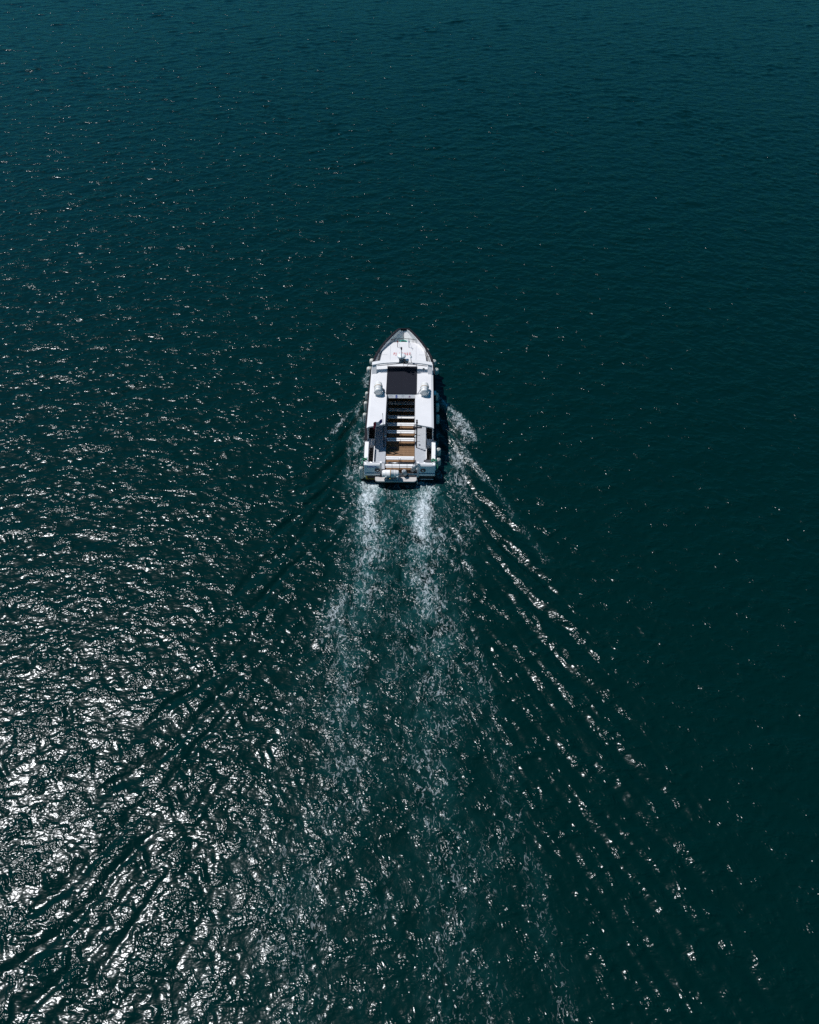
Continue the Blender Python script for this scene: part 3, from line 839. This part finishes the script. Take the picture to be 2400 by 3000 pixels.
# --- benches
def bench(y_aft, w0=-1.06, w1=1.06, posts=3, gap=False):
    """seat slab with an open frame of dark bars on its aft side"""
    ztop = WELL_Z + 0.45
    seat = MB().box(w0, w1, y_aft, y_aft + 0.36, ztop - 0.05, ztop).build('bench', M['bench'], boat, 0.015)
    if gap:
        halves = [(w0 + 0.03, (w0 + w1) / 2 - 0.06), ((w0 + w1) / 2 + 0.05, w1 - 0.03)]
    else:
        halves = [(w0 + 0.04, w1 - 0.04)]
    for a, b in halves:
        MB().tube([(a, y_aft - 0.03, ztop + 0.17), (b, y_aft - 0.03, ztop + 0.17)], 0.017, 6).build('back_rail', M['dark_metal'], seat)
        n = 2 if gap else posts
        for j in range(n):
            x = a + (b - a) * j / (n - 1)
            MB().tube([(x, y_aft - 0.03, WELL_Z + 0.002), (x, y_aft - 0.03, ztop + 0.165)], 0.015, 6).build('back_post', M['dark_metal'], seat)
            MB().tube([(x, y_aft + 0.32, WELL_Z + 0.002), (x, y_aft + 0.32, ztop - 0.052)], 0.015, 6).build('leg', M['dark_metal'], seat)
    return seat
for yb in (7.72, 6.86, 5.94, 5.03, 4.13, 3.21):
    bench(yb)
bench(1.10, gap=True)
bench(0.22)
# small dark hatch in the wooden deck under the sixth bench
MB().box(-0.85, -0.25, 2.72, 2.86, WELL_Z + 0.004, WELL_Z + 0.14).build('foot_box', M['interior'], boat, 0.01)

# --- stern: transom panels, corner posts, gate rails, platform
for s in (-1, 1):
    xo, xi = 2.60, 1.43
    v = []
    prof = [(0.33, 1.49), (0.04, 1.49), (-0.02, 1.40), (-0.12, 0.82), (-0.17, 0.76), (-0.17, 0.58), (0.33, 0.58)]
    for x in (s * xi, s * xo):
        v += [(x, a, b) for a, b in prof]
    n = len(prof)
    f = [(i, (i + 1) % n, n + (i + 1) % n, n + i) for i in range(n)] + [tuple(range(n)), tuple(range(2 * n - 1, n - 1, -1))]
    tp = MB().add(v, f).build('transom_panel', M['gelcoat'], boat, 0.02)
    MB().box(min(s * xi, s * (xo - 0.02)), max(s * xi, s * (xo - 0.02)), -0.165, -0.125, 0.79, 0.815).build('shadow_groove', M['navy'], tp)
    xv = -1.62 if s < 0 else 1.72
    mb = MB()
    mb.lathe_path([(xv, -0.05, 1.04), (xv, -0.10, 1.03), (xv, -0.11, 1.03)], [0.20, 0.20, 0.16], 20)
    mb.build('exhaust_ring', M['dark_metal'], tp)
    MB().lathe_path([(xv, -0.08, 1.035), (xv, -0.13, 1.03), (xv, -0.135, 1.03)], [0.09, 0.085, 0.03], 14).build('exhaust_cap', M['steel'], tp)
    # dark underside and boot stripe
    MB().box(min(s * 1.3, s * 2.50), max(s * 1.3, s * 2.50), -0.02, 0.30, -0.4, 0.575).build('lower_transom', M['hull_dark'], boat)
    MB().box(min(s * 1.5, s * 2.50), max(s * 1.5, s * 2.50), -0.05, -0.022, 0.10, 0.14).build('boot_stripe', M['gelcoat'] if s > 0 else M['yellow'], boat)
    # corner post with white cap
    cp = MB().box(s * 1.36 - 0.065, s * 1.36 + 0.065, 0.02, 0.18, 0.55, 1.62).build('corner_post', M['gelcoat'], boat, 0.02)
    MB().box(s * 1.36 - 0.08, s * 1.36 + 0.08, 0.0, 0.20, 1.623, 1.67).build('post_cap', M['gelcoat'], cp, 0.015)
    # stainless rail from the corner post to the quarter
    MB().tube([(s * 1.44, 0.12, 1.60), (s * 2.38, 0.16, 1.60), (s * 2.42, 0.18, 1.48)], 0.02, 8).build('quarter_rail', M['steel'], boat)
MB().box(-2.50, -2.40, -0.06, -0.021, 0.145, 0.50).build('boot_stripe', M['yellow'], boat)
text_part('NENTA', 0.20, M['blue'], boat, (-2.02, -0.045, 1.315), (R(90 - 9), 0, 0), 'name_letters', 0.72)
# centre of the transom: low sill, gate of thin rails
MB().box(-1.42, 1.42, -0.03, 0.05, 0.30, 0.66).build('stern_sill', M['gelcoat'], boat, 0.02)
MB().box(-1.34, 1.34, -0.02, 0.0, 0.661, 0.675).build('sill_trim', M['steel'], boat)
gate = MB().tube([(-1.28, 0.06, 1.63), (1.28, 0.06, 1.63)], 0.024, 8).build('stern_gate', M['steel'], boat)
for z in (1.28, 1.02):
    MB().tube([(-1.08, 0.06, z), (1.08, 0.06, z)], 0.013, 6).build('gate_bar', M['dark_metal'], gate)
for x in (-1.08, -0.55, 0.0, 0.55, 1.08):
    MB().tube([(x, 0.06, 0.68), (x, 0.06, 1.62)], 0.014, 6).build('gate_upright', M['dark_metal'], gate)
# swim platform with rounded aft corners
pts = [(1.26, -0.04), (-1.79, -0.04)]
for t in np.linspace(180, 270, 7): pts.append((-1.54 + 0.25 * math.cos(R(t)), -0.52 + 0.22 * math.sin(R(t))))
for t in np.linspace(270, 360, 7): pts.append((1.01 + 0.25 * math.cos(R(t)), -0.52 + 0.22 * math.sin(R(t))))
pf = MB().prism(pts, 0.44, 0.55).build('swim_platform', M['platform'], boat, 0.015)
MB().box(-1.76, 1.22, -0.25, -0.06, 0.5505, 0.57).build('platform_mat', M['interior'], pf)
MB().tube([(1.30, -0.55, 0.62), (1.30, -0.60, 0.2), (1.30, -0.60, -0.3)], 0.02, 6).build('ladder_rail', M['steel'], pf)

# --- flagstaff, starboard light post
fs = MB().tube([(-1.25, 2.83, SIDE_Z + 0.002), (-1.25, 2.90, RZ - 0.05)], 0.045, 8).build('flagstaff', M['dark_metal'], boat)
MB().tube([(-1.25, 2.90, RZ - 0.05), (-1.29, 3.02, 3.78)], 0.016, 8).build('upper_staff', M['grey_metal'], fs)
MB().lathe_path([(-1.29, 3.02, 3.77), (-1.29, 3.02, 3.81), (-1.29, 3.02, 3.85)], [0.02, 0.035, 0.01], 8).build('finial', M['dark_metal'], fs)
MB().lathe_path([(-1.15, 3.30, 1.40), (-1.15, 3.30, 1.46), (-1.15, 3.30, 1.50)], [0.06, 0.08, 0.03], 10).build('mooring_knob', M['radar'], boat)
sp = MB().tube([(1.22, 2.80, SIDE_Z + 0.002), (1.24, 2.86, 3.02)], 0.045, 8).build('light_post', M['dark_metal'], boat)
MB().lathe_path([(1.24, 2.87, 3.02), (1.24, 2.87, 3.06), (1.24, 2.87, 3.20), (1.24, 2.87, 3.22), (1.24, 2.87, 3.36), (1.24, 2.87, 3.40)], [0.05, 0.07, 0.07, 0.04, 0.07, 0.03], 10).build('stern_lamp', M['dark_metal'], sp)
for z in (1.35, 1.95):
    MB().tube([(1.23, 2.82, z), (1.50, 2.82, z - 0.02)], 0.015, 6).build('peg', M['dark_metal'], sp)
MB().box(0.95, 1.62, 2.92, 3.06, RZ - 0.22, RZ - 0.14).build('roof_bracket', M['dark_metal'], boat, 0.01)
MB().lathe_path([(1.14, 3.30, 1.40), (1.14, 3.30, 1.46), (1.14, 3.30, 1.50)], [0.06, 0.08, 0.03], 10).build('mooring_knob', M['radar'], boat)

# ------------------------------------------------------------------ THINGS ON THE BOAT
# flag with three bands, blowing out from the staff
fl = thing('flag', W(-1.33, 3.0, 3.1), BH, 'blue, white and red flag flying from the staff above the left roof', 'flag')
def flag_band(t0, t1, mat, name):
    mb = MB(); nu, nv = 8, 8; v = []
    for side in (0, 1):
        for i in range(nu + 1):
            t = t0 + (t1 - t0) * i / nu
            for j in range(nv + 1):
                k = j / nv
                x = -0.52 * t - 0.10 * t * t
                yv = -0.16 * t + 0.06 * math.sin(t * 8.5 + k * 1.2)
                z = 0.20 - 0.36 * k - 0.22 * t - (0.30 * max(0, t - 0.72) * k * 3.0) + 0.02 * math.sin(t * 9)
                v.append((x, yv + 0.004 * side, z))
    o = (nu + 1) * (nv + 1); f = []
    for i in range(nu):
        for j in range(nv):
            a = i * (nv + 1) + j
            f.append((a, a + 1, a + nv + 2, a + nv + 1)); f.append((o + a, o + a + nv + 1, o + a + nv + 2, o + a + 1))
    return mb.add(v, f, True).build(name, mat, fl)
flag_band(0.0, 0.36, M['flag_blue'], 'blue_band'); flag_band(0.36, 0.78, M['flag_white'], 'white_band'); flag_band(0.78, 1.05, M['flag_red'], 'red_band')

# life raft canisters
def canister(name, loc, rz, length, r, label, cradle=True):
    t = thing(name, loc, rz, label, 'life raft', 'life raft canisters on the boat')
    h = length / 2
    zc = r + 0.10
    prof = [(-h, 0.45), (-h + 0.02, 0.80), (-h + 0.10, 0.95), (-h * 0.55, 0.97), (-h * 0.54, 1.0), (-0.05, 1.0), (-0.045, 1.035), (0.045, 1.035), (0.05, 1.0), (h * 0.54, 1.0), (h * 0.55, 0.97), (h - 0.10, 0.95), (h - 0.02, 0.80), (h, 0.45)]
    MB().lathe_path([(0, a, zc) for a, b in prof], [r * b for a, b in prof], 22).build('shell', M['raft'], t)
    for yy in (-h * 0.55, h * 0.55):
        MB().lathe_path([(0, yy - 0.02, zc), (0, yy + 0.02, zc)], [r * 1.03, r * 1.03], 22).build('band', M['raft'], t)
    MB().lathe_path([(0, -0.035, zc), (0, 0.035, zc)], [r * 1.06, r * 1.06], 22).build('strap', M['strap'], t)
    if cradle:
        for yy in (-h + 0.12, h - 0.30):
            mb = MB(); v = []; f = []
            n = 12
            for j in range(n + 1):
                a = math.pi + math.pi * j / n
                for rr, dy in ((r * 1.02, -0.05), (r * 1.02, 0.05), (r * 1.18, 0.05), (r * 1.18, -0.05)):
                    v.append((rr * math.cos(a), yy + dy, zc + rr * math.sin(a)))
            for j in range(n):
                for q in range(4):
                    q2 = (q + 1) % 4
                    f.append((j * 4 + q, j * 4 + q2, (j + 1) * 4 + q2, (j + 1) * 4 + q))
            f += [(0, 1, 2, 3), tuple(n * 4 + q for q in (3, 2, 1, 0))]
            mb.add(v, f, False)
            mb.box(-r * 0.8, r * 0.8, yy - 0.05, yy + 0.05, -0.0, 0.06)
            mb.build('cradle', M['radar'], t)
    return t
c = canister('life_raft', W(-1.80, 7.05, RZ + 0.005), BH + R(2), 1.15, 0.30, 'white life raft canister on the left roof beside the dark hatch')
MB().tube([(0.30, 0.0, 0.40), (0.44, -0.05, 0.12), (0.52, -0.10, 0.03)], 0.035, 6).build('release_gear', M['dark_metal'], c)
c = canister('life_raft', W(1.80, 7.02, RZ + 0.005), BH + R(-2), 1.15, 0.30, 'white life raft canister on the right roof beside the dark hatch')
MB().tube([(-0.30, 0.0, 0.35), (-0.46, -0.15, 0.08), (-0.54, -0.25, 0.03)], 0.03, 6).build('release_gear', M['grey_metal'], c)
c = canister('life_raft', W(-0.65, -0.46, 0.552 + 0.12), BH + R(90), 1.24, 0.28, 'white life raft canister lying crosswise on the stern platform')
for yy in (-0.32, 0.30):
    MB().box(-0.20, 0.20, yy - 0.08, yy + 0.08, -0.118, 0.06).build('stand', M['grey_metal'], c)
MB().lathe_path([(-0.30, 0.02, 0.16), (-0.34, 0.02, 0.16), (-0.37, 0.02, 0.16)], [0.03, 0.05, 0.02], 10).build('release_knob', M['brass'], c)

# fenders: sausages hanging from the rail, each on its own line
def fender(x, yy, ztop, length, r, label, mat='fender', tilt=(0, 0), bottom='rubber'):
    t = thing('fender', W(x, yy, ztop), BH, label, 'fender', 'fenders hung along the hull')
    t.rotation_euler = (tilt[0], tilt[1], BH)
    L_ = length
    prof = [(0.04, 0.20), (0.0, 0.30), (-0.02, 0.55), (-0.08, 0.90), (-0.18, 1.0), (-L_ + 0.16, 1.0), (-L_ + 0.07, 0.90), (-L_ + 0.02, 0.55), (-L_, 0.25)]
    MB().lathe_path([(0, 0, a) for a, b in prof], [r * b for a, b in prof], 16).build('body', M[mat], t)
    MB().lathe_path([(0, 0, -L_ + 0.075), (0, 0, -L_ + 0.015), (0, 0, -L_ - 0.02)], [r * 0.93, r * 0.60, r * 0.2], 14).build('end_cap', M[bottom], t)
    s = -1 if x > 0 else 1
    MB().tube([(0, 0, 0.04), (s * 0.06, 0, 0.22), (s * (r + 0.10), 0, 0.34)], 0.012, 5).build('line', M['dark_metal'], t)
    return t
def hx(yy, r): return sheer_b(yy) + r + 0.03
F = [(-1, 13.15, 1.62, 0.55, 0.22, 'round white fender foremost on the left side, at the end of the arch', (0, 0)),
     (-1, 12.15, 1.50, 0.62, 0.23, 'round yellowed fender on the left side just behind the foremost one', (0, 0)),
     (-1, 8.95, 1.32, 0.85, 0.155, 'long white fender on the left side level with the roof raft', (0, 0)),
     (-1, 7.70, 1.30, 1.00, 0.17, 'long yellowed fender, middle one of the close row on the left side', (0, 0)),
     (-1, 6.22, 1.30, 1.00, 0.17, 'long fender with black foot, rearmost of the close row on the left side', (0, 0)),
     (-1, 0.10, 1.18, 1.15, 0.17, 'dirty fender hanging at the left stern corner', (0, 0)),
     (1, 14.55, 1.75, 0.50, 0.17, 'small white fender furthest forward on the right bow', (0, 0)),
     (1, 13.15, 1.58, 0.55, 0.21, 'round white fender on the right side at the end of the arch', (0, 0)),
     (1, 12.10, 1.45, 0.60, 0.22, 'round grey fender on the right side just behind the arch end', (0, 0)),
     (1, 8.90, 1.32, 0.80, 0.13, 'slim fender on the right side level with the roof raft', (0, 0)),
     (1, 7.55, 1.30, 0.85, 0.15, 'long fender with black foot, second behind the right roof raft', (0, 0)),
     (1, 6.10, 1.30, 0.90, 0.15, 'long fender with black foot, third behind the right roof raft', (0, 0)),
     (1, 2.15, 1.25, 0.70, 0.19, 'grey fender on the right side beside the aft side bench', (0, 0)),
     (1, 1.05, 1.22, 0.70, 0.19, 'grey fender rearmost on the right side, below the green rope', (0, 0))]
for s, yy, zt, ln, r, lab, tl in F:
    fender(s * hx(yy, r), yy, zt, ln, r, lab, 'fender', tl)
fender(0.30, -0.22, 1.16, 0.60, 0.17, 'short blue grey fender leaning beside the raft on the stern platform', 'fender_grey', (R(14), R(-14)))
fender(1.16, -0.05, 1.52, 1.05, 0.18, 'long grey fender leaning against the right stern corner post', 'fender_grey', (R(24), R(13)))
# white pad on the right rail
MB().box(-0.10, 0.10, -0.22, 0.22, 0, 0.14).build('rail_pad', M['radar'], None, 0.04, loc=W(2.66, 8.45, 1.575), rot=(0, 0, BH))
tag(bpy.data.objects['rail_pad'], 'small bright white pad on the right side rail', 'pad')

# ropes
def rope(name, pts, mat, label, r=0.022):
    ob = MB().tube([W(*p) for p in pts], r, 6).build(name, mat)
    return tag(ob, label, 'rope')
def coil(cx, cy, z, rad, n, jitter, drop=0.0):
    P = []
    for i in range(n * 12):
        t = 2 * math.pi * i / 12; k = rad * (1 + random.uniform(-jitter, jitter))
        P.append((cx + k * math.cos(t), cy + 0.7 * k * math.sin(t), z + 0.012 * i / 4 - drop * max(0, math.cos(t)) ** 2))
    return P
rope('mooring_rope', [(2.42, 0.75, 1.52)] + coil(2.50, 0.45, 1.52, 0.16, 3, 0.25) + [(2.74, 0.35, 1.45), (2.80, 0.15, 1.2), (2.76, 0.0, 1.0), (2.70, 0.10, 1.25), (2.60, 0.3, 1.5)], M['rope'], 'green mooring rope tangled on the right stern corner', 0.026)
rope('mooring_rope', [(-2.42, 0.80, 1.52)] + coil(-2.58, 0.50, 1.52, 0.14, 3, 0.25) + [(-2.76, 0.45, 1.4), (-2.80, 0.3, 1.2), (-2.72, 0.35, 1.45)], M['rope'], 'green mooring rope tangled on the left stern corner', 0.026)
rope('mooring_rope', coil(0.0, 15.92, 1.44, 0.30, 4, 0.12), M['rope_teal'], 'coil of teal rope lying in the bow in front of the foredeck', 0.03)
